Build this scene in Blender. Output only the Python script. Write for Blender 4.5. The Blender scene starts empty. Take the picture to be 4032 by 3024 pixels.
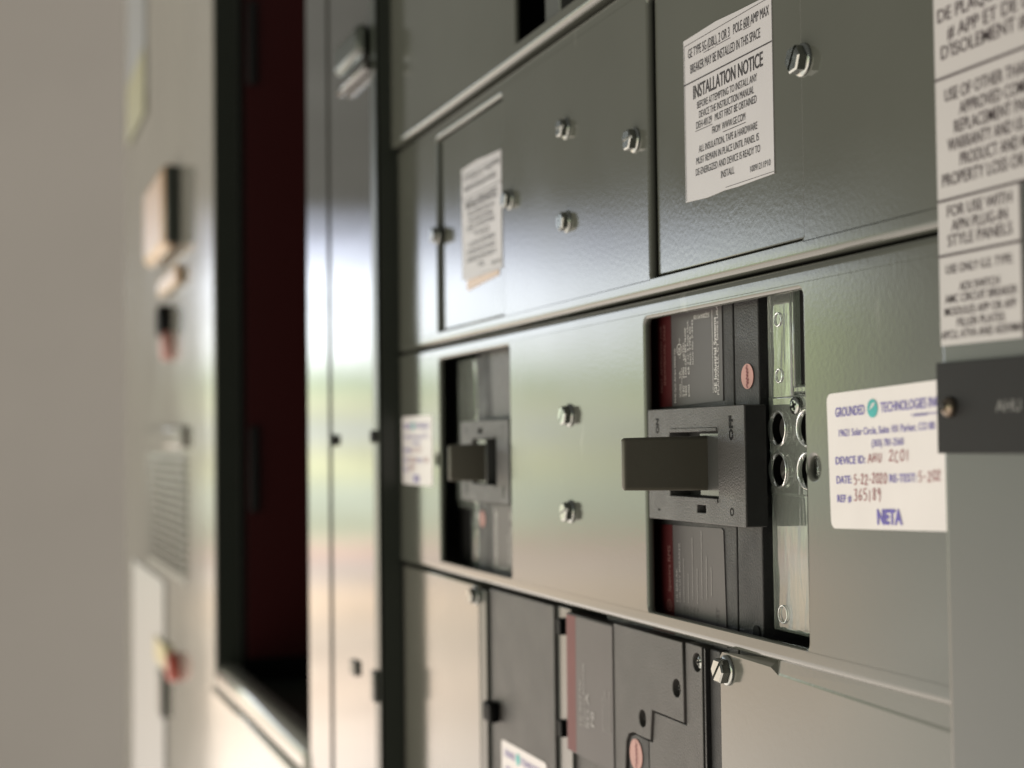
import bpy, bmesh, math, random
from mathutils import Vector, Matrix
random.seed(7)
S = bpy.context.scene
C = S.collection
rad = math.radians
PI = math.pi

# ------------------------------------------------------------------ camera
CAM_D = 0.303
cam = bpy.data.cameras.new('camera')
cam.sensor_width = 36.0
cam.lens = 54.08
cam.clip_start = 0.01
cam.clip_end = 200
camo = bpy.data.objects.new('camera', cam)
C.objects.link(camo)
rt = Vector((0.32675893, 0.94503786, -0.01149133))
up = Vector((0.03990949, -0.00164927, 0.99920194))
fw = Vector((-0.94426471, 0.32695677, 0.03825489))
M = Matrix((rt, up, -fw)).transposed().to_4x4()
M.translation = Vector((0, -CAM_D, 0))
camo.matrix_world = M
cam.dof.use_dof = True
cam.dof.focus_distance = 0.650
cam.dof.aperture_fstop = 7.6
cam.dof.aperture_blades = 0
S.camera = camo

# ------------------------------------------------------------------ world: open side of the switch room
w = bpy.data.worlds.new('World')
S.world = w
w.use_nodes = True
nt = w.node_tree
nt.nodes.clear()
def N(tree, typ, **kw):
    n = tree.nodes.new(typ)
    for k, v in kw.items():
        setattr(n, k, v)
    return n
out = N(nt, 'ShaderNodeOutputWorld')
bg = N(nt, 'ShaderNodeBackground')
nt.links.new(bg.outputs[0], out.inputs[0])
tc = N(nt, 'ShaderNodeTexCoord')
sep = N(nt, 'ShaderNodeSeparateXYZ')
nt.links.new(tc.outputs['Generated'], sep.inputs[0])
def math_node(tree, op, a, b=None, clamp=False):
    n = N(tree, 'ShaderNodeMath', operation=op)
    n.use_clamp = clamp
    for i, v in enumerate((a, b)):
        if v is None:
            continue
        if isinstance(v, (int, float)):
            n.inputs[i].default_value = v
        else:
            tree.links.new(v, n.inputs[i])
    return n.outputs[0]
negx = math_node(nt, 'MULTIPLY', sep.outputs[0], -1.0)
negy = math_node(nt, 'MULTIPLY', sep.outputs[1], -1.0)
az = math_node(nt, 'ARCTAN2', negy, negx)             # 0 along -X, 90 deg along -Y
def ramp(stops):
    mr = N(nt, 'ShaderNodeMapRange')
    mr.inputs[1].default_value = -1.0
    mr.inputs[2].default_value = 1.0
    r = N(nt, 'ShaderNodeValToRGB')
    cr = r.color_ramp
    e = cr.elements
    while len(e) > 1:
        e.remove(e[-1])
    first = True
    for deg, col in stops:
        p = (math.sin(rad(deg)) + 1) / 2
        if first:
            e[0].position = p
            el = e[0]
            first = False
        else:
            el = e.new(p)
        el.color = (*col, 1)
    return mr, r
CEIL = (0.043, 0.0425, 0.039)
GROUND = [(-60, (0.20, 0.175, 0.15)), (-40, (0.56, 0.49, 0.43)), (-13, (0.60, 0.535, 0.475)), (-9, (0.56, 0.45, 0.355)), (-7, (0.48, 0.40, 0.32)),
          (-5.6, (0.56, 0.43, 0.31)), (-4.6, (0.44, 0.385, 0.34)), (-3.9, (0.50, 0.345, 0.28)), (-3.3, (0.36, 0.37, 0.26)), (-1.9, (0.42, 0.46, 0.37))]
rampA = GROUND + [(-0.7, (0.50, 0.50, 0.30)), (0.5, (0.42, 0.44, 0.40)), (1.5, (0.52, 0.53, 0.35)), (2.3, (0.40, 0.47, 0.33)), (3.6, (0.86, 0.91, 0.92)), (5.9, (0.88, 0.94, 1.03)),
                  (7.3, (0.40, 0.43, 0.52)), (9.0, CEIL), (60, CEIL)]
rampC = [(-60, (0.20, 0.175, 0.15)), (-40, (0.48, 0.45, 0.41)), (-14, (0.475, 0.45, 0.41)), (-6, (0.39, 0.375, 0.34)), (-2, (0.29, 0.285, 0.26)),
          (2, (0.21, 0.215, 0.195)), (6, (0.12, 0.122, 0.115)), (12, CEIL), (60, CEIL)]
rampB = GROUND + [(0.0, (0.44, 0.46, 0.30)), (2.0, (0.44, 0.51, 0.27)), (4.6, (0.48, 0.57, 0.29)), (5.8, (0.90, 0.97, 0.90)),
                  (7.2, (0.55, 0.60, 0.66)), (9.0, CEIL), (60, CEIL)]
ra = ramp(rampA)
rb = ramp(rampB)
rc = ramp(rampC)
for mr, r in (ra, rb, rc):
    nt.links.new(sep.outputs[2], mr.inputs[0])
    nt.links.new(mr.outputs[0], r.inputs[0])
# treeline rises on the right hand side of the opening
sm = N(nt, 'ShaderNodeMapRange', interpolation_type='SMOOTHSTEP')
sm.inputs[1].default_value = rad(22.5)
sm.inputs[2].default_value = rad(29)
nt.links.new(az, sm.inputs[0])
mx = N(nt, 'ShaderNodeMix', data_type='RGBA')
nt.links.new(sm.outputs[0], mx.inputs[0])
nt.links.new(ra[1].outputs[0], mx.inputs[6])
nt.links.new(rb[1].outputs[0], mx.inputs[7])
# opening ends at a pier; the bright second bay is added to light the wall
pa = N(nt, 'ShaderNodeMapRange', interpolation_type='SMOOTHSTEP')
pa.inputs[1].default_value = rad(29.5)
pa.inputs[2].default_value = rad(33.5)
nt.links.new(az, pa.inputs[0])
pb = N(nt, 'ShaderNodeMapRange', interpolation_type='SMOOTHSTEP')
pb.inputs[1].default_value = rad(52)
pb.inputs[2].default_value = rad(62)
pb.inputs[3].default_value = 1.0
pb.inputs[4].default_value = 0.0
nt.links.new(az, pb.inputs[0])
pier = math_node(nt, 'MULTIPLY', pa.outputs[0], pb.outputs[0])
mxp = N(nt, 'ShaderNodeMix', data_type='RGBA')
nt.links.new(pier, mxp.inputs[0])
nt.links.new(mx.outputs[2], mxp.inputs[6])
nt.links.new(rc[1].outputs[0], mxp.inputs[7])
# patchy variation in the greenery and on the dirt
n2 = N(nt, 'ShaderNodeTexNoise')
n2.inputs['Scale'].default_value = 14.0
n2.inputs['Detail'].default_value = 4.0
mp = N(nt, 'ShaderNodeMapping')
mp.inputs['Scale'].default_value = (1, 1, 3)
nt.links.new(tc.outputs['Generated'], mp.inputs[0])
nt.links.new(mp.outputs[0], n2.inputs['Vector'])
vr = N(nt, 'ShaderNodeMapRange')
vr.inputs[1].default_value = 0.25
vr.inputs[2].default_value = 0.75
vr.inputs[3].default_value = 0.78
vr.inputs[4].default_value = 1.22
nt.links.new(n2.outputs['Fac'], vr.inputs[0])
vm = N(nt, 'ShaderNodeMix', data_type='RGBA', blend_type='MULTIPLY')
vm.inputs[0].default_value = 1.0
nt.links.new(mxp.outputs[2], vm.inputs[6])
nt.links.new(vr.outputs[0], vm.inputs[7])
# the room closes the view towards +X
rm = N(nt, 'ShaderNodeMapRange', interpolation_type='SMOOTHSTEP')
rm.inputs[1].default_value = rad(112)
rm.inputs[2].default_value = rad(146)
nt.links.new(az, rm.inputs[0])
ng = math_node(nt, 'LESS_THAN', az, -0.2)
rsum = math_node(nt, 'ADD', rm.outputs[0], ng, clamp=True)
mroom = N(nt, 'ShaderNodeMix', data_type='RGBA')
mroom.inputs[7].default_value = (0.030, 0.030, 0.028, 1)
nt.links.new(rsum, mroom.inputs[0])
nt.links.new(vm.outputs[2], mroom.inputs[6])
nt.links.new(mroom.outputs[2], bg.inputs[0])
bg.inputs[1].default_value = 5.0

S.view_settings.view_transform = 'Standard'
S.view_settings.look = 'None'
S.view_settings.gamma = 1
S.view_settings.use_curve_mapping = False
S.view_settings.exposure = 0.0

# ------------------------------------------------------------------ materials
MATS = {}
def mat(name, col, rough=0.5, metal=0.0, spec=0.5, bump=None, var=0.0, var_scale=20.0, coat=0.0, coat_rough=0.05,
        trans=0.0, ior=1.5, rough_var=0.0, specks=False):
    m = bpy.data.materials.new(name)
    m.use_nodes = True
    t = m.node_tree
    p = t.nodes['Principled BSDF']
    p.inputs['Base Color'].default_value = (*col, 1)
    p.inputs['Roughness'].default_value = rough
    p.inputs['Metallic'].default_value = metal
    p.inputs['Specular IOR Level'].default_value = spec
    p.inputs['IOR'].default_value = ior
    p.inputs['Coat Weight'].default_value = coat
    p.inputs['Coat Roughness'].default_value = coat_rough
    p.inputs['Transmission Weight'].default_value = trans
    tcn = N(t, 'ShaderNodeTexCoord')
    if var > 0:
        n = N(t, 'ShaderNodeTexNoise')
        n.inputs['Scale'].default_value = var_scale
        n.inputs['Detail'].default_value = 6
        t.links.new(tcn.outputs['Object'], n.inputs['Vector'])
        r = N(t, 'ShaderNodeMapRange')
        r.inputs[1].default_value = 0.3
        r.inputs[2].default_value = 0.7
        r.inputs[3].default_value = 1 - var
        r.inputs[4].default_value = 1 + var
        t.links.new(n.outputs['Fac'], r.inputs[0])
        x = N(t, 'ShaderNodeMix', data_type='RGBA', blend_type='MULTIPLY')
        x.inputs[0].default_value = 1
        x.inputs[6].default_value = (*col, 1)
        t.links.new(r.outputs[0], x.inputs[7])
        t.links.new(x.outputs[2], p.inputs['Base Color'])
        if rough_var > 0:
            n3 = N(t, 'ShaderNodeTexNoise')
            n3.inputs['Scale'].default_value = var_scale * 1.7
            n3.inputs['Detail'].default_value = 5
            t.links.new(tcn.outputs['Object'], n3.inputs['Vector'])
            r3 = N(t, 'ShaderNodeMapRange')
            r3.inputs[1].default_value = 0.3
            r3.inputs[2].default_value = 0.7
            r3.inputs[3].default_value = max(0.02, rough - rough_var)
            r3.inputs[4].default_value = rough + rough_var
            t.links.new(n3.outputs['Fac'], r3.inputs[0])
            t.links.new(r3.outputs[0], p.inputs['Roughness'])
    if bump:
        sc, st, dist = bump
        n = N(t, 'ShaderNodeTexNoise')
        n.inputs['Scale'].default_value = sc
        n.inputs['Detail'].default_value = 3
        t.links.new(tcn.outputs['Object'], n.inputs['Vector'])
        b = N(t, 'ShaderNodeBump')
        b.inputs['Strength'].default_value = st
        b.inputs['Distance'].default_value = dist
        t.links.new(n.outputs['Fac'], b.inputs['Height'])
        t.links.new(b.outputs[0], p.inputs['Normal'])
    if specks:
        src = p.inputs['Base Color'].links[0].from_socket
        vo = N(t, 'ShaderNodeTexVoronoi')
        vo.inputs['Scale'].default_value = 45
        t.links.new(tcn.outputs['Object'], vo.inputs['Vector'])
        sc = N(t, 'ShaderNodeSeparateColor')
        t.links.new(vo.outputs['Color'], sc.inputs[0])
        pick = math_node(t, 'GREATER_THAN', sc.outputs[0], 0.86)
        near = math_node(t, 'LESS_THAN', vo.outputs['Distance'], 0.035)
        dot = math_node(t, 'MULTIPLY', pick, near)
        mpn = N(t, 'ShaderNodeMapping')
        mpn.inputs['Scale'].default_value = (60, 60, 16)
        mpn.inputs['Rotation'].default_value = (0, 0.25, 0)
        t.links.new(tcn.outputs['Object'], mpn.inputs[0])
        sn = N(t, 'ShaderNodeTexNoise')
        sn.inputs['Scale'].default_value = 1.0
        sn.inputs['Detail'].default_value = 3
        t.links.new(mpn.outputs[0], sn.inputs['Vector'])
        sr = N(t, 'ShaderNodeMapRange')
        sr.inputs[1].default_value = 0.70
        sr.inputs[2].default_value = 0.78
        sr.inputs[4].default_value = 0.22
        t.links.new(sn.outputs['Fac'], sr.inputs[0])
        dm = math_node(t, 'MULTIPLY', dot, 0.5)
        tot = math_node(t, 'ADD', dm, sr.outputs[0], clamp=True)
        mm = N(t, 'ShaderNodeMix', data_type='RGBA')
        mm.inputs[7].default_value = (0.36, 0.36, 0.33, 1)
        t.links.new(tot, mm.inputs[0])
        t.links.new(src, mm.inputs[6])
        t.links.new(mm.outputs[2], p.inputs['Base Color'])
    MATS[name] = m
    return m
PAINT = mat('grey_green_enamel', (0.074, 0.078, 0.066), rough=0.12, bump=(420, 0.10, 0.0003), var=0.05, var_scale=9, rough_var=0.03, specks=True)
PAINT2 = mat('pale_grey_enamel', (0.105, 0.105, 0.090), rough=0.13, bump=(420, 0.10, 0.0003), var=0.05, var_scale=12, rough_var=0.03, specks=True)
TRIM = mat('trim_grey_enamel', (0.068, 0.073, 0.068), rough=0.25, bump=(420, 0.10, 0.0003), var=0.04, var_scale=10)
FRAME = mat('dark_and_shaded_enamel', (0.027, 0.032, 0.025), rough=0.35, var=0.05)  # shade of the faces turned to +X is put into this colour; latches share it
FARP = mat('far_section_enamel', (0.25, 0.245, 0.218), rough=0.10, var=0.06, var_scale=3, rough_var=0.02)
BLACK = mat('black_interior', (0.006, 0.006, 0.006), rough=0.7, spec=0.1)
MOULD = mat('moulded_black_plastic', (0.017, 0.017, 0.0175), rough=0.5, spec=0.3, bump=(1000, 0.6, 0.0006), var=0.10, var_scale=35, rough_var=0.08)
MOULD2 = mat('dusty_black_plastic', (0.046, 0.043, 0.041), rough=0.48, spec=0.35, bump=(1000, 0.6, 0.0006), var=0.07, var_scale=28, rough_var=0.03)
BEZEL = mat('textured_bezel_plastic', (0.052, 0.051, 0.050), rough=0.46, spec=0.4, bump=(1100, 0.6, 0.0007), var=0.08, var_scale=40, rough_var=0.06)
BEZSIDE = mat('smooth_black_plastic', (0.010, 0.010, 0.010), rough=0.5)
HANDLE = mat('handle_plastic', (0.085, 0.080, 0.062), rough=0.36, bump=(900, 0.1, 0.0003), var=0.06)
SHUTTER = mat('slot_shutter_plastic', (0.060, 0.062, 0.060), rough=0.25)
ENGR = mat('engraved_black', (0.004, 0.004, 0.004), rough=0.6, spec=0.1)
SECT = mat('section_enamel', (0.055, 0.055, 0.050), rough=0.07, bump=(40, 0.05, 0.001), var=0.04, var_scale=6)
MAROON = mat('maroon_ink', (0.050, 0.009, 0.010), rough=0.5, spec=0.15, var=0.1)
MAROON2 = mat('faded_red_ink', (0.12, 0.030, 0.030), rough=0.5, spec=0.2, var=0.1)
GREYLAB = mat('grey_label_film', (0.064, 0.059, 0.060), rough=0.45, spec=0.25, var=0.06, var_scale=50)
INKW = mat('pale_print', (0.50, 0.49, 0.48), rough=0.5)
INKD = mat('faint_grey_print', (0.24, 0.23, 0.23), rough=0.5)
INKM = mat('faint_maroon_print', (0.15, 0.07, 0.065), rough=0.5)
INKK = mat('black_print', (0.015, 0.010, 0.012), rough=0.5)
INKBR = mat('dark_brown_print', (0.030, 0.016, 0.020), rough=0.5)
PAPER = mat('label_paper', (0.42, 0.41, 0.425), rough=0.45, var=0.03, var_scale=30)
PAPER2 = mat('sticker_vinyl', (0.60, 0.575, 0.58), rough=0.4, var=0.03, var_scale=40)
PAPER3 = mat('trim_label_vinyl', (0.405, 0.39, 0.392), rough=0.4, var=0.03, var_scale=20)
PURP = mat('violet_print', (0.085, 0.065, 0.34), rough=0.5)
TEAL = mat('teal_print', (0.03, 0.36, 0.36), rough=0.5, var=0.25, var_scale=120)
HAND = mat('maroon_pen', (0.25, 0.035, 0.05), rough=0.5)
PLATE = mat('nameplate_laminate', (0.014, 0.014, 0.0145), rough=0.5, spec=0.12, var=0.06, bump=(700, 0.1, 0.0003))
PLTXT = mat('nameplate_engraving', (0.17, 0.17, 0.165), rough=0.5)
ZINC = mat('zinc_plated_steel', (0.27, 0.28, 0.265), rough=0.24, metal=1.0, var=0.08, var_scale=300, rough_var=0.06)
BRONZE = mat('dark_screw_steel', (0.16, 0.13, 0.10), rough=0.3, metal=1.0, var=0.15, var_scale=300)
SALMON = mat('salmon_stamp', (0.38, 0.19, 0.165), rough=0.5, var=0.05, var_scale=200)
REDINK = mat('red_stamp_ink', (0.16, 0.012, 0.015), rough=0.5)
DARKMETAL = mat('terminal_metal', (0.16, 0.155, 0.15), rough=0.35, metal=0.7)
WALLM = mat('warm_grey_wall', (0.88, 0.815, 0.77), rough=0.85, var=0.04, var_scale=1.2, bump=(60, 0.2, 0.002))
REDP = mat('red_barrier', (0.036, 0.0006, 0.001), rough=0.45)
ORANGE = mat('tan_orange_plastic', (0.40, 0.26, 0.15), rough=0.35)
PALEY = mat('faded_yellow_print', (0.30, 0.285, 0.17), rough=0.4)
CREAM = mat('cream_label', (0.25, 0.255, 0.262), rough=0.4)
YELLOW = mat('yellow_plate', (0.38, 0.32, 0.13), rough=0.4)
REDK = mat('red_knob', (0.40, 0.085, 0.06), rough=0.35)
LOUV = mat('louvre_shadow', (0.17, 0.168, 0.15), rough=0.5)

# clear moulded plastic: glossy, slightly milky
def clear_mat():
    m = bpy.data.materials.new('clear_polycarbonate')
    m.use_nodes = True
    t = m.node_tree
    t.nodes.clear()
    o = N(t, 'ShaderNodeOutputMaterial')
    p = N(t, 'ShaderNodeBsdfPrincipled')
    p.inputs['Base Color'].default_value = (0.74, 0.80, 0.74, 1)
    p.inputs['Roughness'].default_value = 0.06
    p.inputs['IOR'].default_value = 1.52
    p.inputs['Transmission Weight'].default_value = 0.88
    p.inputs['Specular IOR Level'].default_value = 0.5
    tcn = N(t, 'ShaderNodeTexCoord')
    n = N(t, 'ShaderNodeTexNoise')
    n.inputs['Scale'].default_value = 110
    n.inputs['Detail'].default_value = 2
    mq = N(t, 'ShaderNodeMapping')
    mq.inputs['Scale'].default_value = (1, 1, 0.22)
    t.links.new(tcn.outputs['Object'], mq.inputs[0])
    t.links.new(mq.outputs[0], n.inputs['Vector'])
    b = N(t, 'ShaderNodeBump')
    b.inputs['Strength'].default_value = 0.35
    b.inputs['Distance'].default_value = 0.0012
    t.links.new(n.outputs['Fac'], b.inputs['Height'])
    t.links.new(b.outputs[0], p.inputs['Normal'])
    t.links.new(p.outputs[0], o.inputs[0])
    return m
CLEAR = clear_mat()

# ------------------------------------------------------------------ geometry helpers
class MB:
    def __init__(s):
        s.v, s.f, s.sm = [], [], []
    def add(s, verts, faces, smooth=False):
        o = len(s.v)
        s.v += [tuple(p) for p in verts]
        for i, f in enumerate(faces):
            s.f.append([k + o for k in f])
            s.sm.append(smooth[i] if isinstance(smooth, list) else smooth)
    def addbm(s, bm, fn=None, smooth=False):
        bm.verts.ensure_lookup_table()
        bm.verts.index_update()
        vs = [fn(v.co) if fn else v.co[:] for v in bm.verts]
        sm = []
        for f in bm.faces:
            sm.append(f.smooth or smooth)
        s.add(vs, [[v.index for v in f.verts] for f in bm.faces], sm)
        bm.free()
    def box(s, x, y, z, bev=0.0, seg=2):
        bm = bmesh.new()
        bmesh.ops.create_cube(bm, size=1)
        for v in bm.verts:
            v.co = Vector(((x[0] + x[1]) / 2 + v.co.x * (x[1] - x[0]), (y[0] + y[1]) / 2 + v.co.y * (y[1] - y[0]),
                           (z[0] + z[1]) / 2 + v.co.z * (z[1] - z[0])))
        if bev:
            r = bmesh.ops.bevel(bm, geom=list(bm.edges), offset=bev, segments=seg, affect='EDGES', profile=0.5)
            mark(bm)
        s.addbm(bm)
    def prism(s, pts, y0, y1):
        """polygon in x,z (seen from the front, counter-clockwise) from y0 (front) back to y1"""
        n = len(pts)
        vs = [(p[0], y0, p[1]) for p in pts] + [(p[0], y1, p[1]) for p in pts]
        fs = [list(range(n)), list(range(2 * n - 1, n - 1, -1))]
        fs += [[i, i + n, (i + 1) % n + n, (i + 1) % n] for i in range(n)]
        s.add(vs, fs)
    def ring(s, c, prof, segs=40, a0=0.0):
        """profile (radius, height towards the viewer) turned about the y axis at c"""
        n = len(prof)
        vs, fs, sm = [], [], []
        for i in range(segs):
            a = a0 + 2 * PI * i / segs
            for r, h in prof:
                vs.append((c[0] + r * math.cos(a), c[1] - h, c[2] + r * math.sin(a)))
        for i in range(segs):
            j = (i + 1) % segs
            for k in range(n - 1):
                fs.append([i * n + k, j * n + k, j * n + k + 1, i * n + k + 1])
        s.add(vs, fs, True)
    def lathe(s, c, prof, segs=40):
        """as ring, closed with a disc at the last profile point"""
        s.ring(c, prof, segs)
        r, h = prof[-1]
        if r > 1e-6:
            s.add([(c[0] + r * math.cos(2 * PI * i / segs), c[1] - h, c[2] + r * math.sin(2 * PI * i / segs)) for i in range(segs)],
                  [list(range(segs))])
    def build(s, name, m, parent=None, xf=None):
        me = bpy.data.meshes.new(name)
        vs = [xf(p) for p in s.v] if xf else s.v
        me.from_pydata(vs, [], s.f)
        me.polygons.foreach_set('use_smooth', s.sm)
        me.materials.append(m)
        me.update()
        o = bpy.data.objects.new(name, me)
        C.objects.link(o)
        if parent is not None:
            attach(o, parent)
        return o
def mark(bm):
    for f in bm.faces:
        n = f.normal
        f.smooth = max(abs(n.x), abs(n.y), abs(n.z)) < 0.9999
def attach(o, parent):
    o.parent = parent
    if parent.type == 'EMPTY':
        o.location = -parent.location
def thing(name, label, cat, loc, group=None):
    e = bpy.data.objects.new(name, None)
    e.empty_display_size = 0.02
    C.objects.link(e)
    e.location = loc
    e['label'] = label
    e['category'] = cat
    if group:
        e['group'] = group
    return e
def tag(o, label, cat, group=None, kind=None):
    if label: o['label'] = label
    if cat: o['category'] = cat
    if group: o['group'] = group
    if kind: o['kind'] = kind
    return o
def part_label(o, label):
    o['label'] = label
    return o
DG = bpy.context.evaluated_depsgraph_get
def eval_mesh(cu):
    ob = bpy.data.objects.new('tmp', cu)
    C.objects.link(ob)
    bpy.context.view_layer.update()
    me = bpy.data.meshes.new_from_object(ob.evaluated_get(DG()))
    bpy.data.objects.remove(ob)
    return me
def rrect(x0, x1, z0, z1, r, n=6):
    pts = []
    for cx, cz, a in ((x1 - r, z1 - r, 0), (x0 + r, z1 - r, 90), (x0 + r, z0 + r, 180), (x1 - r, z0 + r, 270)):
        for i in range(n + 1):
            t = rad(a + 90 * i / n)
            pts.append((cx + r * math.cos(t), cz + r * math.sin(t)))
    return pts
def circ(x, z, r, n=32):
    return [(x + r * math.cos(2 * PI * i / n), z + r * math.sin(2 * PI * i / n)) for i in range(n)]
def sheet(mb, outer, holes, y, t, bev=0.0008, res=3):
    """a formed sheet: outline with openings in x,z, front face at y, thickness t behind it, edges rolled by bev"""
    cu = bpy.data.curves.new('c', 'CURVE')
    cu.dimensions = '2D'
    cu.fill_mode = 'BOTH'
    cu.extrude = t / 2 - bev
    cu.bevel_depth = bev
    cu.bevel_resolution = res
    cu.offset = -bev
    for k, pts in enumerate([outer] + list(holes)):
        if k:
            pts = pts[::-1]
        sp = cu.splines.new('POLY')
        sp.points.add(len(pts) - 1)
        for q, p in zip(sp.points, pts):
            q.co = (p[0], p[1], 0, 1)
        sp.use_cyclic_u = True
    me = eval_mesh(cu)
    bm = bmesh.new()
    bm.from_mesh(me)
    bmesh.ops.remove_doubles(bm, verts=bm.verts, dist=1e-6)
    bmesh.ops.recalc_face_normals(bm, faces=bm.faces)
    for f in bm.faces:
        f.smooth = abs(f.normal.z) < 0.9995
    mb.addbm(bm, lambda c: (c.x, y + t / 2 - c.z, c.y))
    bpy.data.curves.remove(cu)
    bpy.data.meshes.remove(me)
_tcache = {}
def font_mesh(s, bold, spacing=1.0):
    key = (s, bold, spacing)
    if key not in _tcache:
        cu = bpy.data.curves.new('t', 'FONT')
        cu.body = s
        cu.size = 1
        cu.offset = bold
        cu.resolution_u = 3
        cu.space_character = spacing
        me = eval_mesh(cu)
        vs = [v.co.copy() for v in me.vertices]
        fs = [list(p.vertices) for p in me.polygons]
        _tcache[key] = (vs, fs)
        bpy.data.curves.remove(cu)
        bpy.data.meshes.remove(me)
    return _tcache[key]
def text(mb, s, p0, p1, y, bold=0.0, ref=None, shear=0.0, rot=0):
    """lettering with its baseline starting at p0=(x,z); p1=(x,z) is the top right of the text (or of its first part ref).
    rot=90: reads upwards, p0 is lower right corner of start... rot=180 upside down"""
    vs, fs = font_mesh(s, bold)
    rv = font_mesh(ref or s, bold)[0]
    hv = font_mesh('H', bold)[0]
    u0 = min(v.x for v in rv)
    u1 = max(v.x for v in rv)
    cap = max(v.y for v in hv)
    if rot == 0:
        W, H = p1[0] - p0[0], p1[1] - p0[1]
    elif rot == 90:
        W, H = p1[1] - p0[1], p0[0] - p1[0]
    elif rot == 180:
        W, H = p0[0] - p1[0], p0[1] - p1[1]
    res = []
    for v in vs:
        b = v.y / cap
        a = (v.x - u0) / (u1 - u0) * W + shear * b * H
        b *= H
        if rot == 0:
            res.append((p0[0] + a, y, p0[1] + b))
        elif rot == 90:
            res.append((p0[0] - b, y, p0[1] + a))
        else:
            res.append((p0[0] - a, y, p0[1] - b))
    mb.add(res, fs)
def line(mb, a, b, wd, y):
    a, b = Vector(a), Vector(b)
    d = (b - a)
    if d.length < 1e-9:
        return
    d.normalize()
    n = Vector((-d.y, d.x)) * wd / 2
    q = [a - n, b - n, b + n, a + n]
    mb.add([(p.x, y, p.y) for p in q], [[0, 1, 2, 3]])
def disc(mb, x, z, r, y, n=36, rz=None):
    rz = rz or r
    mb.add([(x + r * math.cos(2 * PI * i / n), y, z + rz * math.sin(2 * PI * i / n)) for i in range(n)], [list(range(n))])
def annulus(mb, x, z, r0, r1, y, n=36):
    vs = []
    for i in range(n):
        c, s_ = math.cos(2 * PI * i / n), math.sin(2 * PI * i / n)
        vs += [(x + r0 * c, y, z + r0 * s_), (x + r1 * c, y, z + r1 * s_)]
    mb.add(vs, [[2 * i, 2 * i + 1, (2 * i + 3) % (2 * n), (2 * i + 2) % (2 * n)] for i in range(n)])
STROKES = {
 '0': [[(.5, 1), (.15, .8), (.05, .4), (.25, .03), (.55, .05), (.75, .5), (.65, .88), (.45, 1)]],
 '1': [[(.4, 1), (.38, .5), (.36, 0)]],
 '2': [[(.05, .75), (.25, .98), (.55, .95), (.6, .7), (.3, .35), (.0, .02), (.35, .06), (.75, .0)]],
 '3': [[(.1, .9), (.4, 1), (.6, .82), (.3, .55), (.6, .4), (.6, .12), (.3, 0), (.05, .12)]],
 '5': [[(.7, 1), (.2, .97), (.15, .58), (.5, .6), (.68, .35), (.5, .05), (.08, .05)]],
 '6': [[(.55, 1), (.2, .6), (.1, .2), (.35, 0), (.62, .2), (.5, .42), (.15, .3)]],
 '8': [[(.6, .85), (.35, 1), (.12, .8), (.55, .35), (.45, .03), (.15, .08), (.2, .4), (.6, .85)]],
 '9': [[(.62, .8), (.35, 1), (.1, .75), (.3, .52), (.62, .75), (.6, .3), (.5, -.15)]],
 'A': [[(.0, 0), (.35, 1), (.75, .02)], [(.15, .4), (.65, .42)]],
 'H': [[(.1, 1), (.08, 0)], [(.65, 1), (.62, 0)], [(.08, .5), (.64, .52)]],
 'U': [[(.08, 1), (.1, .2), (.35, 0), (.6, .2), (.68, 1)]],
 'C': [[(.68, .85), (.4, 1), (.1, .6), (.15, .15), (.5, 0), (.75, .15)]],
 '-': [[(.1, .45), (.65, .48)]],
}
def pen(mb, s, p0, p1, y, wd, seed=1):
    rnd = random.Random(seed)
    n = len(s)
    W, H = (p1[0] - p0[0]) / n, p1[1] - p0[1]
    for i, ch in enumerate(s):
        if ch not in STROKES:
            continue
        dz = rnd.uniform(-.08, .08)
        sx = rnd.uniform(.85, 1.08)
        for st in STROKES[ch]:
            pts = [Vector((p0[0] + (i + a * sx * 1.0 + b * .08) * W, p0[1] + (b + dz) * H)) for a, b in st]
            fine = []
            m = len(pts)
            for k in range(m - 1):
                pa, pb = pts[max(k - 1, 0)], pts[k]
                pc, pd = pts[k + 1], pts[min(k + 2, m - 1)]
                for q in range(5):
                    t = q / 5
                    fine.append(0.5 * ((2 * pb) + (pc - pa) * t + (2 * pa - 5 * pb + 4 * pc - pd) * t * t + (3 * pb - pa - 3 * pc + pd) * t ** 3))
            fine.append(pts[-1])
            for k in range(len(fine) - 1):
                line(mb, fine[k], fine[k + 1], wd, y)

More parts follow.
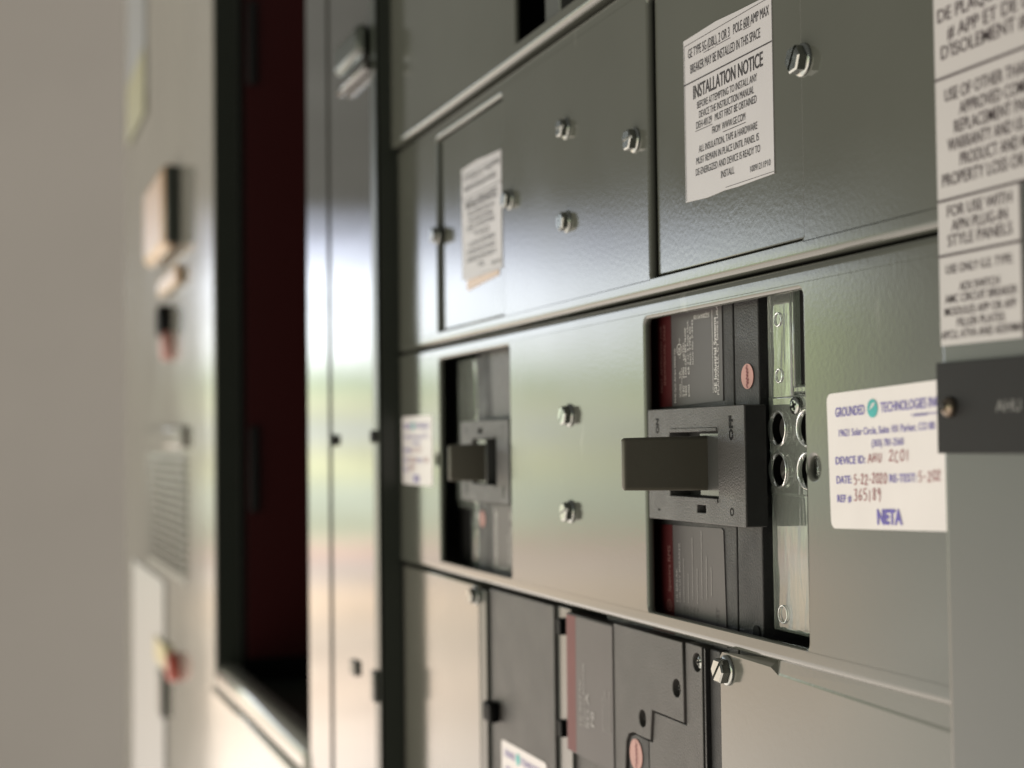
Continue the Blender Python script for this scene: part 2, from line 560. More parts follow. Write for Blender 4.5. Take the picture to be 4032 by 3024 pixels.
# ------------------------------------------------------------------ hexagon head bolts
def hex_head_mesh(flange=0.0063, af=0.0047, h=0.0052, slot_angle=90):
    mb = MB()
    mb.lathe((0, 0, 0), [(flange, 0), (flange, 0.0007), (flange * 0.93, 0.0012), (af * 0.9, 0.0015)], 36)
    R = af / math.cos(PI / 6)
    hexp = lambda k, r: (r * math.cos(PI / 3 * k + 0.3), r * math.sin(PI / 3 * k + 0.3))
    hs = h - 0.0014
    p = [hexp(k, R) for k in range(6)]
    mb.prism(p, -hs, 0)
    for sgn in (1, -1):
        bm = bmesh.new()
        lo = [bm.verts.new((*hexp(k, R), hs)) for k in range(6)]
        mi = [bm.verts.new((*hexp(k, R), h - 0.0006)) for k in range(6)]
        hi = [bm.verts.new((*hexp(k, R * 0.86), h)) for k in range(6)]
        bm.faces.new(hi)
        bm.faces.new(lo[::-1])
        for a, b in ((lo, mi), (mi, hi)):
            for k in range(6):
                bm.faces.new((a[k], a[(k + 1) % 6], b[(k + 1) % 6], b[k]))
        an = rad(slot_angle)
        no = Vector((-math.sin(an), math.cos(an), 0)) * sgn
        r = bmesh.ops.bisect_plane(bm, geom=bm.verts[:] + bm.edges[:] + bm.faces[:], plane_co=no * 0.0007, plane_no=no,
                                   clear_inner=True, clear_outer=False)
        ed = [e for e in r['geom_cut'] if isinstance(e, bmesh.types.BMEdge)]
        bmesh.ops.holes_fill(bm, edges=ed)
        bmesh.ops.recalc_face_normals(bm, faces=bm.faces)
        mb.addbm(bm, lambda c: (c.x, -c.z, c.y))
    return mb
BOLTS = []
for a in (68, 22, 100):
    o = hex_head_mesh(slot_angle=a).build('bolt', ZINC)
    BOLTS.append(o.data)
    bpy.data.objects.remove(o)
def bolt(parent, x, z, y=0.0, k=0, scale=1.0):
    o = bpy.data.objects.new('bolt', BOLTS[k % 3])
    C.objects.link(o)
    attach(o, parent)
    o.location = Vector((x, y, z)) + o.location
    o.rotation_euler = (0, random.uniform(0, .5), 0)
    o.scale = (scale,) * 3
    return o

# ================================================================== the panelboard
XM = -0.7795            # mirror line between the two breaker columns
ZM = -0.0111
XL, XR = -1.1380, -0.405
RIGHT_OP = (-0.679, -0.5285, -0.0812, 0.0587)
LEFT_OP = (2 * XM - RIGHT_OP[1], 2 * XM - RIGHT_OP[0], RIGHT_OP[2], RIGHT_OP[3])
SEAM = 0.0692

def roll(mb, ze, sgn, y, depth=0.011, r=0.0034):
    """rolled flange along the lower (sgn -1) or upper (sgn 1) edge of a cover"""
    prof = [(y - 0.00001, ze - sgn * 0.0072)] + [(y - 0.00001 + r * (1 - math.cos(a)), ze - sgn * r * (1 - math.sin(a))) for a in [PI / 2 * k / 18 for k in range(19)]]
    prof.append((y + depth, ze))
    vs, fs = [], []
    for x in (XL + .0005, XR):
        vs += [(x, p[0], p[1]) for p in prof]
    n = len(prof)
    for k in range(n - 1):
        q = [k, k + 1, n + k + 1, n + k]
        fs.append(q if sgn < 0 else q[::-1])
    mb.add(vs, fs, [k != n - 2 for k in range(n - 1)])

# ---- middle cover with the two breaker windows
mid = thing('steel_cover', 'grey green cover panel with two breaker windows and the white test sticker at its right', 'panel', (XM, 0, -0.0893))
mb = MB()
sheet(mb, [(XL, -0.0838), (XR, -0.0838), (XR, SEAM - 0.0062), (XL, SEAM - 0.0062)],
      [rrect(*LEFT_OP, 0.003), rrect(*RIGHT_OP, 0.003), circ(-0.5217, -0.0107, 0.0040), circ(2 * XM + 0.5217, -0.0107, 0.0040)], 0.0, 0.0042, 0.0018)
roll(mb, -0.0893, -1, 0.0)
roll(mb, SEAM - 0.0006, 1, 0.0)
mb.build('cover_sheet', PAINT, mid)
for k, z in enumerate((0.0146, -0.0376)):
    bolt(mid, XM, z, 0, k, 1.0)

# ---- upper cover with two filler plates in its windows
upper = thing('steel_cover', 'grey green cover panel above the breakers with two blank plates in its windows', 'panel', (XM, 0, SEAM))
FR = (-0.6705, -0.5272, 0.0780, 0.2135)
FL = (2 * XM - FR[1], 2 * XM - FR[0], FR[2], FR[3])
mb = MB()
sheet(mb, [(XL, SEAM + 0.0060), (XR, SEAM + 0.0060), (XR, 0.2190), (XL, 0.2190)], [rrect(*FR, 0.0028), rrect(*FL, 0.0028)], 0.0, 0.0048, 0.0021)
roll(mb, SEAM + 0.0006, -1, 0.0)
roll(mb, 0.2246, 1, 0.0)
mb.build('cover_sheet', PAINT, upper)
for k, z in enumerate((0.1715, 0.1203)):
    bolt(upper, XM, z, 0, k + 1, 0.95)

# notice label (shared shape)
NOTICE = [
 ('GE TYPE SG (DBL), 2 OR 3   POLE 600 AMP MAX', (612, 455), (1232, 40), 0.0),
 ('BREAKER MAY BE INSTALLED IN THIS SPACE', (630, 570), (1165, 210), 0.0),
 ('INSTALLATION NOTICE', (652, 765), (1185, 400), 0.012),
 ('BEFORE ATTEMPTING TO INSTALL ANY', (682, 838), (1140, 578), 0.0),
 ('DEVICE THE INSTRUCTION MANUAL', (697, 910), (1117, 672), 0.0),
 ('DEH-40129   MUST FIRST BE OBTAINED', (675, 995), (1138, 750), 0.0),
 ('FROM  WWW.GE.COM', (797, 1030), (1050, 878), 0.0),
 ('ALL INSULATION, TAPE & HARDWARE', (695, 1175), (1143, 950), 0.0),
 ('MUST REMAIN IN PLACE UNTIL PANEL IS', (675, 1268), (1155, 1035), 0.0),
 ('DE-ENERGIZED AND DEVICE IS READY TO', (672, 1355), (1165, 1125), 0.0),
 ('INSTALL', (866, 1370), (966, 1290), 0.0),
 ('10091211P10', (1090, 1325), (1245, 1235), 0.0),
]
RULE_Z = 0.1628
NOT_XZ = [((-0.6312, 0.1742), (-0.5551, 0.1784)), ((-0.629, 0.1668), (-0.5628, 0.1709)), ((-0.6265, 0.1546), (-0.561, 0.1606)), ((-0.6227, 0.1495), (-0.5663, 0.1527)), ((-0.6209, 0.1449), (-0.5691, 0.1481)), ((-0.6239, 0.1405), (-0.5669, 0.1437)), ((-0.6082, 0.1353), (-0.5772, 0.1384)), ((-0.6217, 0.1294), (-0.5667, 0.1325)), ((-0.6245, 0.1244), (-0.5656, 0.1275)), ((-0.6251, 0.1194), (-0.5646, 0.1225)), ((-0.6003, 0.1143), (-0.5879, 0.1174)), ((-0.5735, 0.1123), (-0.556, 0.1149))]
UNDER_XZ = [(-0.6155, -0.6049, 0.1733), (-0.6024, -0.5896, 0.17345), (-0.5776, -0.571, 0.17375000000000002), (-0.6249, -0.6079, 0.1396), (-0.5978, -0.5768, 0.13415)]
ST_XZ = {'grounded': ((-0.50385, 0.008), (-0.48373, 0.0115)), 'tech': ((-0.47323, 0.00806), (-0.44032, 0.01156)), 'small_a': ((-0.4546, 0.00582), (-0.45357, 0.00662)), 'small_c': ((-0.44459, 0.00578), (-0.44097, 0.00668)), 'small_q': ((-0.45291, 0.00537), (-0.44486, 0.00657)), 'addr': ((-0.5019, 0.00063), (-0.4409, 0.00323)), 'phone': ((-0.47984, -0.00392), (-0.45966, -0.00142)), 'dev': ((-0.50495, -0.00967), (-0.48455, -0.00687)), 'date': ((-0.5048, -0.01678), (-0.49429, -0.01398)), 'retest': ((-0.46928, -0.01679), (-0.45268, -0.01399)), 'ref': ((-0.50473, -0.02369), (-0.49484, -0.02099)), 'neta': ((-0.47818, -0.0314), (-0.46219, -0.0262)), 'h1': ((-0.48274, -0.00953), (-0.47303, -0.00633)), 'h2': ((-0.46913, -0.00959), (-0.45559, -0.00579)), 'h3': ((-0.4927, -0.01719), (-0.47068, -0.01359)), 'h4': ((-0.45156, -0.01669), (-0.43807, -0.01329)), 'h5': ((-0.49321, -0.02328), (-0.47437, -0.01908)), 'logo': ((-0.48229, 0.00647), (-0.47456, 0.01321))}
TRIM_LINES = [('DE PLAQUES', 'DE PLAQ', 0.012), ('# APP ET DE LA', '# APP ET DE', 0.012), ("D'ISOLEMENT # 2", "D'ISOLEMENT", 0.012), ('USE OF OTHER THAN', 'USE OF OTHER THA', 0.012), ('APPROVED COMP', 'APPROVED COM', 0.012), ('REPLACEMENT PARTS', 'REPLACEMENT PA', 0.012), ('WARRANTY AND UL', None, 0.012), ('PRODUCT AND M', 'PRODUCT AND', 0.012), ('PROPERTY LOSS OR', None, 0.012), ('FOR USE WITH', None, 0.012), ('APN PLUG-IN', None, 0.012), ('STYLE PANELS', None, 0.012), ('USE ONLY G.E. TYPE:', None, 0.012), ('ADS SWITCH', None, 0.012), ('AMC CIRCUIT BREAKER', None, 0.012), ('MODULES APP OR APF', None, 0.012), ('FILLER PLATES', None, 0.012), ('APCU, ATVA AND ADSVMA', None, 0.012)]
TRIM_XZ = {'DE PLAQUES': ((-0.4287, 0.1365), (-0.4033, 0.1409)), '# APP ET DE LA': ((-0.4236, 0.1299), (-0.3876, 0.1343)), "D'ISOLEMENT # 2": ((-0.4272, 0.124), (-0.3889, 0.1284)), 'USE OF OTHER THAN': ((-0.4256, 0.1098), (-0.3851, 0.1139)), 'APPROVED COMP': ((-0.418, 0.1042), (-0.3853, 0.1083)), 'REPLACEMENT PARTS': ((-0.4209, 0.0987), (-0.3851, 0.1028)), 'WARRANTY AND UL': ((-0.4247, 0.0932), (-0.3854, 0.0973)), 'PRODUCT AND M': ((-0.4182, 0.0877), (-0.3885, 0.0918)), 'PROPERTY LOSS OR': ((-0.4281, 0.0821), (-0.3858, 0.0862)), 'FOR USE WITH': ((-0.4258, 0.0719), (-0.3925, 0.0756)), 'APN PLUG-IN': ((-0.4236, 0.067), (-0.3948, 0.0707)), 'STYLE PANELS': ((-0.4258, 0.0623), (-0.3926, 0.066)), 'USE ONLY G.E. TYPE:': ((-0.4271, 0.0534), (-0.3927, 0.0563)), 'ADS SWITCH': ((-0.4201, 0.0474), (-0.3994, 0.0501)), 'AMC CIRCUIT BREAKER': ((-0.4281, 0.0438), (-0.3909, 0.0465)), 'MODULES APP OR APF': ((-0.4283, 0.0397), (-0.3914, 0.0424)), 'FILLER PLATES': ((-0.4217, 0.0359), (-0.3973, 0.0386)), 'APCU, ATVA AND ADSVMA': ((-0.4306, 0.0322), (-0.3887, 0.0349))}
LAB_RULES = [0.11785000000000001, 0.0776, 0.0595]
LAB_XR = -0.3882
LAB_Z2 = 0.0774
LAB_ZB = 0.0301
NP = (-0.4321, -0.0051, 0.0246)
NPS = (-0.4246, 0.0099)
NPT = ((-0.4006, 0.0079), (-0.3885, 0.0115))
STX = -0.43313
def notice(parent, dx, yp, ink, torn=True):
    mb = MB()
    x0, x1, z0, z1 = -0.6362, -0.5532, 0.1085, 0.1835
    pts = [(x0, z0 + .0006), (x0 + 0.022, z0 - .0005), (x0 + 0.038, z0 + .0001), (x0 + 0.052, z0 - .0003), (x1, z0), (x1, z1 - .0012),
           (x1 - .03, z1 - .0002), (x1 - .05, z1 + .0008), (x0, z1)]
    mb.prism([(p[0] + dx, p[1]) for p in pts], yp - 0.0004, yp)
    o = mb.build('notice_label', PAPER, parent)
    t = MB()
    y = yp - 0.0006
    for s, (p0, p1), b in zip([q[0] for q in NOTICE], NOT_XZ, [q[3] for q in NOTICE]):
        text(t, s, (p0[0] + dx, p0[1]), (p1[0] + dx, p1[1]), y, 0.001 + b)
    line(t, (x0 + dx, RULE_Z), (x1 + dx, RULE_Z), 0.0006, y)
    line(t, (x0 + dx + .001, 0.1807), (x1 + dx, 0.1812), 0.00025, y)
    line(t, (x0 + dx + .001, 0.1807), (x0 + dx + .001, z0 + .001), 0.0003, y)
    line(t, (x0 + dx + .04, z0 + .0011), (x1 + dx, z0 + .0008), 0.0002, y)
    for a, b, zz in UNDER_XZ:
        line(t, (a + dx, zz), (b + dx, zz), 0.00028, y)
    t.build('lettering', ink, o)
    return o
YF = 0.0052
fill_r = thing('filler_plate', 'blank filler plate carrying the sharp white installation notice, near the right trim', 'plate', (-0.6, YF, FR[2]))
mb = MB()
sheet(mb, [(FR[0] + .0022, FR[2] + .0010), (FR[1] - .0003, FR[2] + .0010), (FR[1] - .0003, FR[3] - .0008), (FR[0] + .0022, FR[3] - .0008)], [], YF - .0022, 0.004, 0.0007)
mb.build('plate_sheet', PAINT, fill_r)
notice(fill_r, 0.0, YF - .0022, INKK)
bolt(fill_r, -0.6868, 0.1474, 0.0, 1, 1.0)
bolt(fill_r, -0.5239, 0.1477, 0.0, 0, 1.05)
fill_l = thing('filler_plate', 'blank filler plate with a blurred white notice, next to the dark post at left', 'plate', (-0.96, YF, FL[2]))
mb = MB()
sheet(mb, [(FL[0] + .0022, FL[2] + .0010), (FL[1] - .0006, FL[2] + .0010), (FL[1] - .0006, FL[3] - .0008), (FL[0] + .0022, FL[3] - .0008)], [], YF - .0022, 0.004, 0.0007)
mb.build('plate_sheet', PAINT, fill_l)
notice(fill_l, -0.3455, YF - .0022, INKK)
bolt(fill_l, -0.8740, 0.1471, 0.0, 0, 1.0)
bolt(fill_l, -1.0300, 0.1460, 0.0, 2, 1.0)
mb = MB()
mb.prism([(-0.972, 0.1010), (-0.905, 0.1050), (-0.905, 0.1082), (-0.972, 0.1082)], YF - .0026, YF - .0022)  # orange strip stands for the reflection on the notice's loose lower edge
part_label(mb.build('reflection_strip', ORANGE, fill_l), 'orange strip painted for the reflection on the lower edge of the notice')

# ---- top cover with a window in which a breaker shows
top = thing('steel_cover', 'topmost grey cover panel, its window cut off by the upper edge of the photo', 'panel', (XM, 0, 0.226))
mb = MB()
sheet(mb, [(XL, 0.2316), (XR, 0.2316), (XR, 0.42), (XL, 0.42)], [rrect(-0.848, -0.690, 0.2352, 0.37, 0.002)], -0.0050, 0.0036, 0.0014)
roll(mb, 0.2260, -1, -0.0050, 0.013)
mb.build('cover_sheet', PAINT, top)
tb = thing('circuit_breaker', 'dark breaker glimpsed through the window of the topmost cover panel', 'breaker', (-0.77, 0.02, 0.2345))
mb = MB()
mb.box((-0.792, -0.690), (0.010, 0.05), (0.2345, 0.37), 0.001)
mb.build('breaker_body', MOULD, tb)
mb = MB()
mb.box((-0.8185, -0.7945), (0.003, 0.04), (0.2345, 0.37), 0.001)
mb.build('grey_cover', TRIM, tb)

# ---- moulded case breakers in the middle windows
def make_breaker(label, flip, handle_len, loc):
    def xf(p):
        return (2 * XM - p[0], p[1], 2 * ZM - p[2]) if flip else p
    b = thing('circuit_breaker', label, 'breaker', loc, 'breakers behind the middle cover')
    yb = 0.0100
    m = MB()
    m.box((-0.755, -0.6062), (yb, 0.06), (-0.094, 0.0665), 0.0006)
    m.box((-0.6054, -0.5830), (yb + .0001, 0.06), (-0.094, 0.0665), 0.0006)
    m.build('case', MOULD, b, xf)
    # rating label (upper) and name label (lower), both on the case face
    m = MB()
    m.prism([(-0.6690, 0.0165), (-0.6160, 0.0178), (-0.6160, 0.0660), (-0.6690, 0.0660)], yb - .0004, yb - .00005)
    lab = m.build('rating_label', GREYLAB, b, xf)
    m = MB()
    m.prism([(-0.6935, 0.0165), (-0.6693, 0.0165), (-0.6693, 0.0660), (-0.6935, 0.0660)], yb - .0004, yb - .00005)
    m.build('maroon_band', MAROON, b, xf)
    t = MB()
    y = yb - .0006
    text(t, 'GE Industrial Systems', (-0.6215, 0.0215), (-0.6240, 0.0555), y, 0.018, rot=90)
    line(t, (-0.6252, 0.0215), (-0.6252, 0.0590), 0.0003, y)
    text(t, 'PLAINVILLE, CT 06062 USA', (-0.6193, 0.0205), (-0.6210, 0.0610), y, 0.0, rot=90)
    text(t, 'SGJ20041M1100', (-0.6280, 0.0580), (-0.6440, 0.0560), y, 0.0, rot=180)
    text(t, 'Volts   kA', (-0.6590, 0.0205), (-0.6605, 0.0330), y, 0.0, rot=90)
    text(t, '240   200', (-0.6550, 0.0205), (-0.6567, 0.0345), y, 0.0, rot=90)
    text(t, '480   100', (-0.6525, 0.0205), (-0.6541, 0.0345), y, 0.0, rot=90)
    text(t, '600    65', (-0.6495, 0.0205), (-0.6511, 0.0345), y, 0.0, rot=90)
    line(t, (-0.6578, 0.0205), (-0.6578, 0.0345), 0.00025, y)
    text(t, 'LISTED', (-0.6545, 0.0380), (-0.6562, 0.0460), y, 0.0, rot=90)
    text(t, 'CIRC BKR FRAME', (-0.6525, 0.0355), (-0.6541, 0.0530), y, 0.0, rot=90)
    text(t, '2 or 3 Pole Unit', (-0.6500, 0.0355), (-0.6514, 0.0560), y, 0.0, rot=90)
    text(t, 'Rack TYPE SG', (-0.6475, 0.0355), (-0.6490, 0.0530), y, 0.0, rot=90)
    text(t, 'Issue No. P-9243', (-0.6450, 0.0355), (-0.6464, 0.0560), y, 0.0, rot=90)
    text(t, 'RMS Sym Amps 50/60 Hz', (-0.6645, 0.0180), (-0.6658, 0.0440), y, 0.0, rot=90)
    text(t, 'UL', (-0.6590, 0.0420), (-0.6612, 0.0444), y, 0.02, rot=90)
    annulus(t, -0.6601, 0.0432, 0.0023, 0.0027, y)
    text(t, 'C', (-0.6590, 0.0390), (-0.6602, 0.0400), y, 0.0, rot=90)
    text(t, 'US', (-0.6590, 0.0466), (-0.6602, 0.0485), y, 0.0, rot=90)
    t.build('lettering', INKW, lab, xf)
    t = MB()
    text(t, 'NOT APPROVED FOR', (-0.6795, 0.0235), (-0.6815, 0.0560), y, 0.01, rot=90)
    text(t, 'INDIVIDUAL SALE', (-0.6755, 0.0270), (-0.6775, 0.0560), y, 0.01, rot=90)
    t.build('lettering', INKM, lab, xf)
    m = MB()
    m.prism([(-0.6700, -0.0920), (-0.6160, -0.0920), (-0.6180, -0.0400), (-0.6200, -0.0392), (-0.6710, -0.0400)], yb - .0004, yb - .00005)
    lab2 = m.build('name_label', GREYLAB, b, xf)
    m = MB()
    m.prism([(-0.6950, -0.0920), (-0.6703, -0.0920), (-0.6713, -0.0400), (-0.6950, -0.0405)], yb - .0004, yb - .00005)
    m.build('maroon_band', MAROON, b, xf)
    t = MB()
    text(t, 'Spectra RMS', (-0.6735, -0.0720), (-0.6765, -0.0500), y, 0.01, rot=90)
    annulus(t, -0.6755, -0.0785, 0.0024, 0.0028, y)
    text(t, 'GE', (-0.6743, -0.0800), (-0.6766, -0.0772), y, 0.0, rot=90, shear=.2)
    t.build('lettering', INKM, lab2, xf)
    t = MB()
    text(t, 'HI-BREAK', (-0.6655, -0.0760), (-0.6675, -0.0600), y, 0.0, rot=90)
    text(t, 'CIRCUIT BREAKER', (-0.6625, -0.0760), (-0.6643, -0.0480), y, 0.0, rot=90)
    for k in range(7):
        zt = -0.076 + random.uniform(0, .006)
        line(t, (-0.659 + k * .0048, zt), (-0.659 + k * .0048, zt + random.uniform(.012, .032)), 0.0004, y)
    t.build('lettering', INKD, lab2, xf)
    t = MB()
    for k, s_ in enumerate(('LINE', 'MAX', 'wire', 'Cu/Al', 'wire')):
        text(t, s_, (-0.6580 + k * .0034, -0.0840), (-0.6598 + k * .0034, -0.0770), y, 0.0, rot=90)
    text(t, 'INST', (-0.6235, -0.0840), (-0.6262, -0.0750), y, 0.01, rot=90)
    t.build('lettering', INKK, lab2, xf)
    # inspection stamp on the case edge
    m = MB()
    m.lathe((-0.5930, yb - 0.00005, 0.0275), [(0.0055, 0), (0.0055, 0.0003)], 40)
    st = m.build('inspection_seal', SALMON, b, xf)
    t = MB()
    zz = [(-0.5930 + dx, 0.0275 + dz) for dx, dz in ((.0005, .0048), (-.0008, .0035), (.0008, .0030), (-.0006, .0020), (.0012, .0016), (-.0006, .0006),
          (.001, .0002), (-.0008, -.0010), (.0014, -.0014), (-.0004, -.0024), (.0013, -.0028), (-.0006, -.0036), (.0004, -.0050))]
    for a_, b_ in zip(zz, zz[1:]):
        line(t, a_, b_, 0.0005, yb - .0006)
    line(t, (-0.5931, 0.0225), (-0.5932, 0.0326), 0.0003, yb - .0005)
    t.build('lettering', REDINK, st, xf)
    m = MB()
    m.lathe((-0.5888, yb - 0.0003, -0.0818), [(0.0030, 0), (0.0030, 0.0001)], 30)
    m.build('screw_recess', ENGR, b, xf)
    # raised bezel round the handle
    bz = (-0.6765, -0.5780, -0.0366, 0.0150)
    sl = (-0.6525, -0.6030, -0.0252, 0.0040)
    m = MB()
    sheet(m, rrect(*bz, 0.0008, 3), [rrect(*sl, 0.0003, 2), [(-0.6243, -0.0320), (-0.6155, -0.0320), (-0.6155, -0.0285), (-0.6243, -0.0285)]], 0.0, 0.0101, 0.0004, 2)
    bezel = m.build('bezel', BEZEL, b, xf)
    # raised rim bars above and below the slot
    m = MB()
    m.box((-0.6515, -0.6035), (-0.0005, 0.0006), (0.0040, 0.0058), 0.0003)
    m.build('slot_rim', BEZEL, bezel, xf)
    m = MB()
    m.box((-0.6500, -0.6035), (-0.0005, 0.0006), (-0.0272, -0.0252), 0.0003)
    m.build('slot_rim', BEZEL, bezel, xf)
    t = MB()
    text(t, 'ON', (-0.6640, 0.0036), (-0.6672, 0.0107), -0.0001, 0.045, rot=90)
    text(t, 'OFF', (-0.5885, 0.0000), (-0.5920, 0.0107), -0.0001, 0.045, rot=90)
    annulus(t, -0.5905, -0.0305, 0.0011, 0.0018, -0.0001)
    line(t, (-0.6660, -0.0322), (-0.6635, -0.0322), 0.0009, -0.0001)
    t.build('lettering', ENGR, bezel, xf)
    # black side skirt of the bezel is the sheet's own edge; dark inner tray and shutter
    m = MB()
    m.box((bz[1] - .0002, bz[1] + .00035), (0.0005, 0.0101), (bz[2] + .0006, bz[3] - .0006))
    m.build('bezel_skirt', BEZSIDE, b, xf)
    m = MB()
    m.box((-0.6255, -0.6034), (0.0022, 0.0090), (-0.0250, 0.0038), 0.0008)
    m.build('slot_shutter', SHUTTER, b, xf)
    # operating handle: a block standing out of the slot
    m = MB()
    hz = (-0.0222, 0.0024)
    bm = bmesh.new()
    bmesh.ops.create_cube(bm, size=1)
    xa0, xa1 = -0.6235, -0.6172
    for v in bm.verts:
        front = v.co.y < 0
        cx = (xa0 + xa1) / 2
        wd = (xa1 - xa0) * (0.55 if front else 1.0)
        v.co = Vector((xa1 - wd / 2 + v.co.x * wd, (-handle_len if front else 0.0095), (hz[0] + hz[1]) / 2 + v.co.z * (hz[1] - hz[0]) * (0.93 if front else 1.0)))
    bmesh.ops.bevel(bm, geom=[e for e in bm.edges], offset=0.0016, segments=4, affect='EDGES', profile=0.5)
    mark(bm)
    m.addbm(bm)
    m.build('handle', HANDLE, b, xf)
    # clear terminal cover at the outer side
    yc = 0.0135
    m = MB()
    hl = [circ(-0.5740, 0.0047, 0.0068), circ(-0.5740, -0.0127, 0.0068), circ(-0.5500, 0.0046, 0.0068), circ(-0.5500, -0.0128, 0.0068)]
    sheet(m, [(-0.5822, -0.0235), (-0.5240, -0.0235), (-0.5240, 0.0185), (-0.5822, 0.0185)], hl, yc, 0.009, 0.0012)
    sheet(m, [(-0.5822, 0.0170), (-0.5618, 0.0170), (-0.5618, 0.0640), (-0.5822, 0.0640)], [], yc + .0002, 0.006, 0.0010)
    sheet(m, [(-0.5816, -0.0800), (-0.5270, -0.0800), (-0.5270, -0.0222), (-0.5816, -0.0222)], [], yc + .0005, 0.004, 0.0010)
    m.box((-0.5604, -0.5585), (yc - .0002, yc + .010), (0.0215, 0.0640), 0.0006)
    m.box((-0.5622, -0.5240), (yc + .001, yc + .006), (0.0190, 0.0222), 0.0008)
    cov = m.build('terminal_cover', CLEAR, b, xf)
    for x_, z_, r_ in ((-0.5722, 0.0505, .0030), (-0.5720, 0.0268, .0030), (-0.5722, -0.0727, .0038)):
        m = MB()
        m.ring((x_, yc, z_), [(r_ - .0005, 0), (r_ - .0004, .0004), (r_, .0004), (r_ + .0001, 0)], 30)
        m.build('moulded_ring', CLEAR, cov, xf)
    for z_ in (0.0047, -0.0127):
        for x_ in (-0.5740, -0.5500):
            m = MB()
            m.ring((x_, yc, z_), [(0.0068, -.006), (0.0068, .0004), (0.0073, .0008), (0.0078, .0003), (0.0079, 0)], 36)
            m.build('collar_ring', CLEAR, cov, xf)
    # lugs behind the cover
    m = MB()
    m.box((-0.5822, -0.5240), (yc + .012, yc + .03), (-0.0800, 0.0190))
    m.box((-0.5822, -0.5630), (yc + .012, yc + .03), (0.0190, 0.0580))
    m.build('terminal_backing', LUGBACK, b, xf)
    for z_ in (0.0047, -0.0127):
        for x_ in (-0.5740, -0.5500):
            m = MB()
            m.ring((x_, yc, z_), [(0.0064, -.0115), (0.0066, -.0012)], 36)
            m.build('terminal_well', ENGR, b, xf)
            m = MB()
            m.lathe((x_ + .0010, yc + .0068, z_), [(0.0056, 0), (0.0056, .003), (.0052, .0036)], 30)
            lg = m.build('terminal_screw', DARKMETAL, b, xf)
            t = MB()
            an = 1.3 if z_ > 0 else 0.5
            line(t, (x_ + .0010 - .0042 * math.cos(an), z_ - .0042 * math.sin(an)), (x_ + .0010 + .0042 * math.cos(an), z_ + .0042 * math.sin(an)), .0012, yc + .0068 - .0037)
            t.build('screw_slot', PLTXT, lg, xf)
    m = MB()
    m.box((-0.5580, -0.5240), (yc + .0025, yc + .0050), (0.0226, 0.0640))  # black plate stands in for the dark hollow of the slot
    m.build('slot_dark_plate', BLACK, b, xf)
    # Phillips screw fixing the cover
    m = MB()
    m.lathe((-0.5565, yc - .0002, 0.0139), [(0.0036, -.001), (0.0037, .0012), (0.0034, .0018), (0.0022, .0020)], 30)
    sc = m.build('cross_screw', ZINC, b, xf)
    t = MB()
    for a_ in (0.4, 0.4 + PI / 2):
        line(t, (-0.5565 - .0020 * math.cos(a_), 0.0139 - .0020 * math.sin(a_)), (-0.5565 + .0020 * math.cos(a_), 0.0139 + .0020 * math.sin(a_)), .0009, yc - .0024)
    t.build('screw_slot', ENGR, sc, xf)
    return b
LUGBACK = mat('grey_barrier_plastic', (0.07, 0.073, 0.066), rough=0.15, var=0.2, var_scale=60)
make_breaker('sharp breaker in the right window, its square handle standing out beside the ON mark', False, 0.0385, (-0.63, 0.06, -0.08))
make_breaker('blurred breaker in the left window beside the dark post, its handle mirrored in the cover', True, 0.0210, (-0.93, 0.06, -0.08))

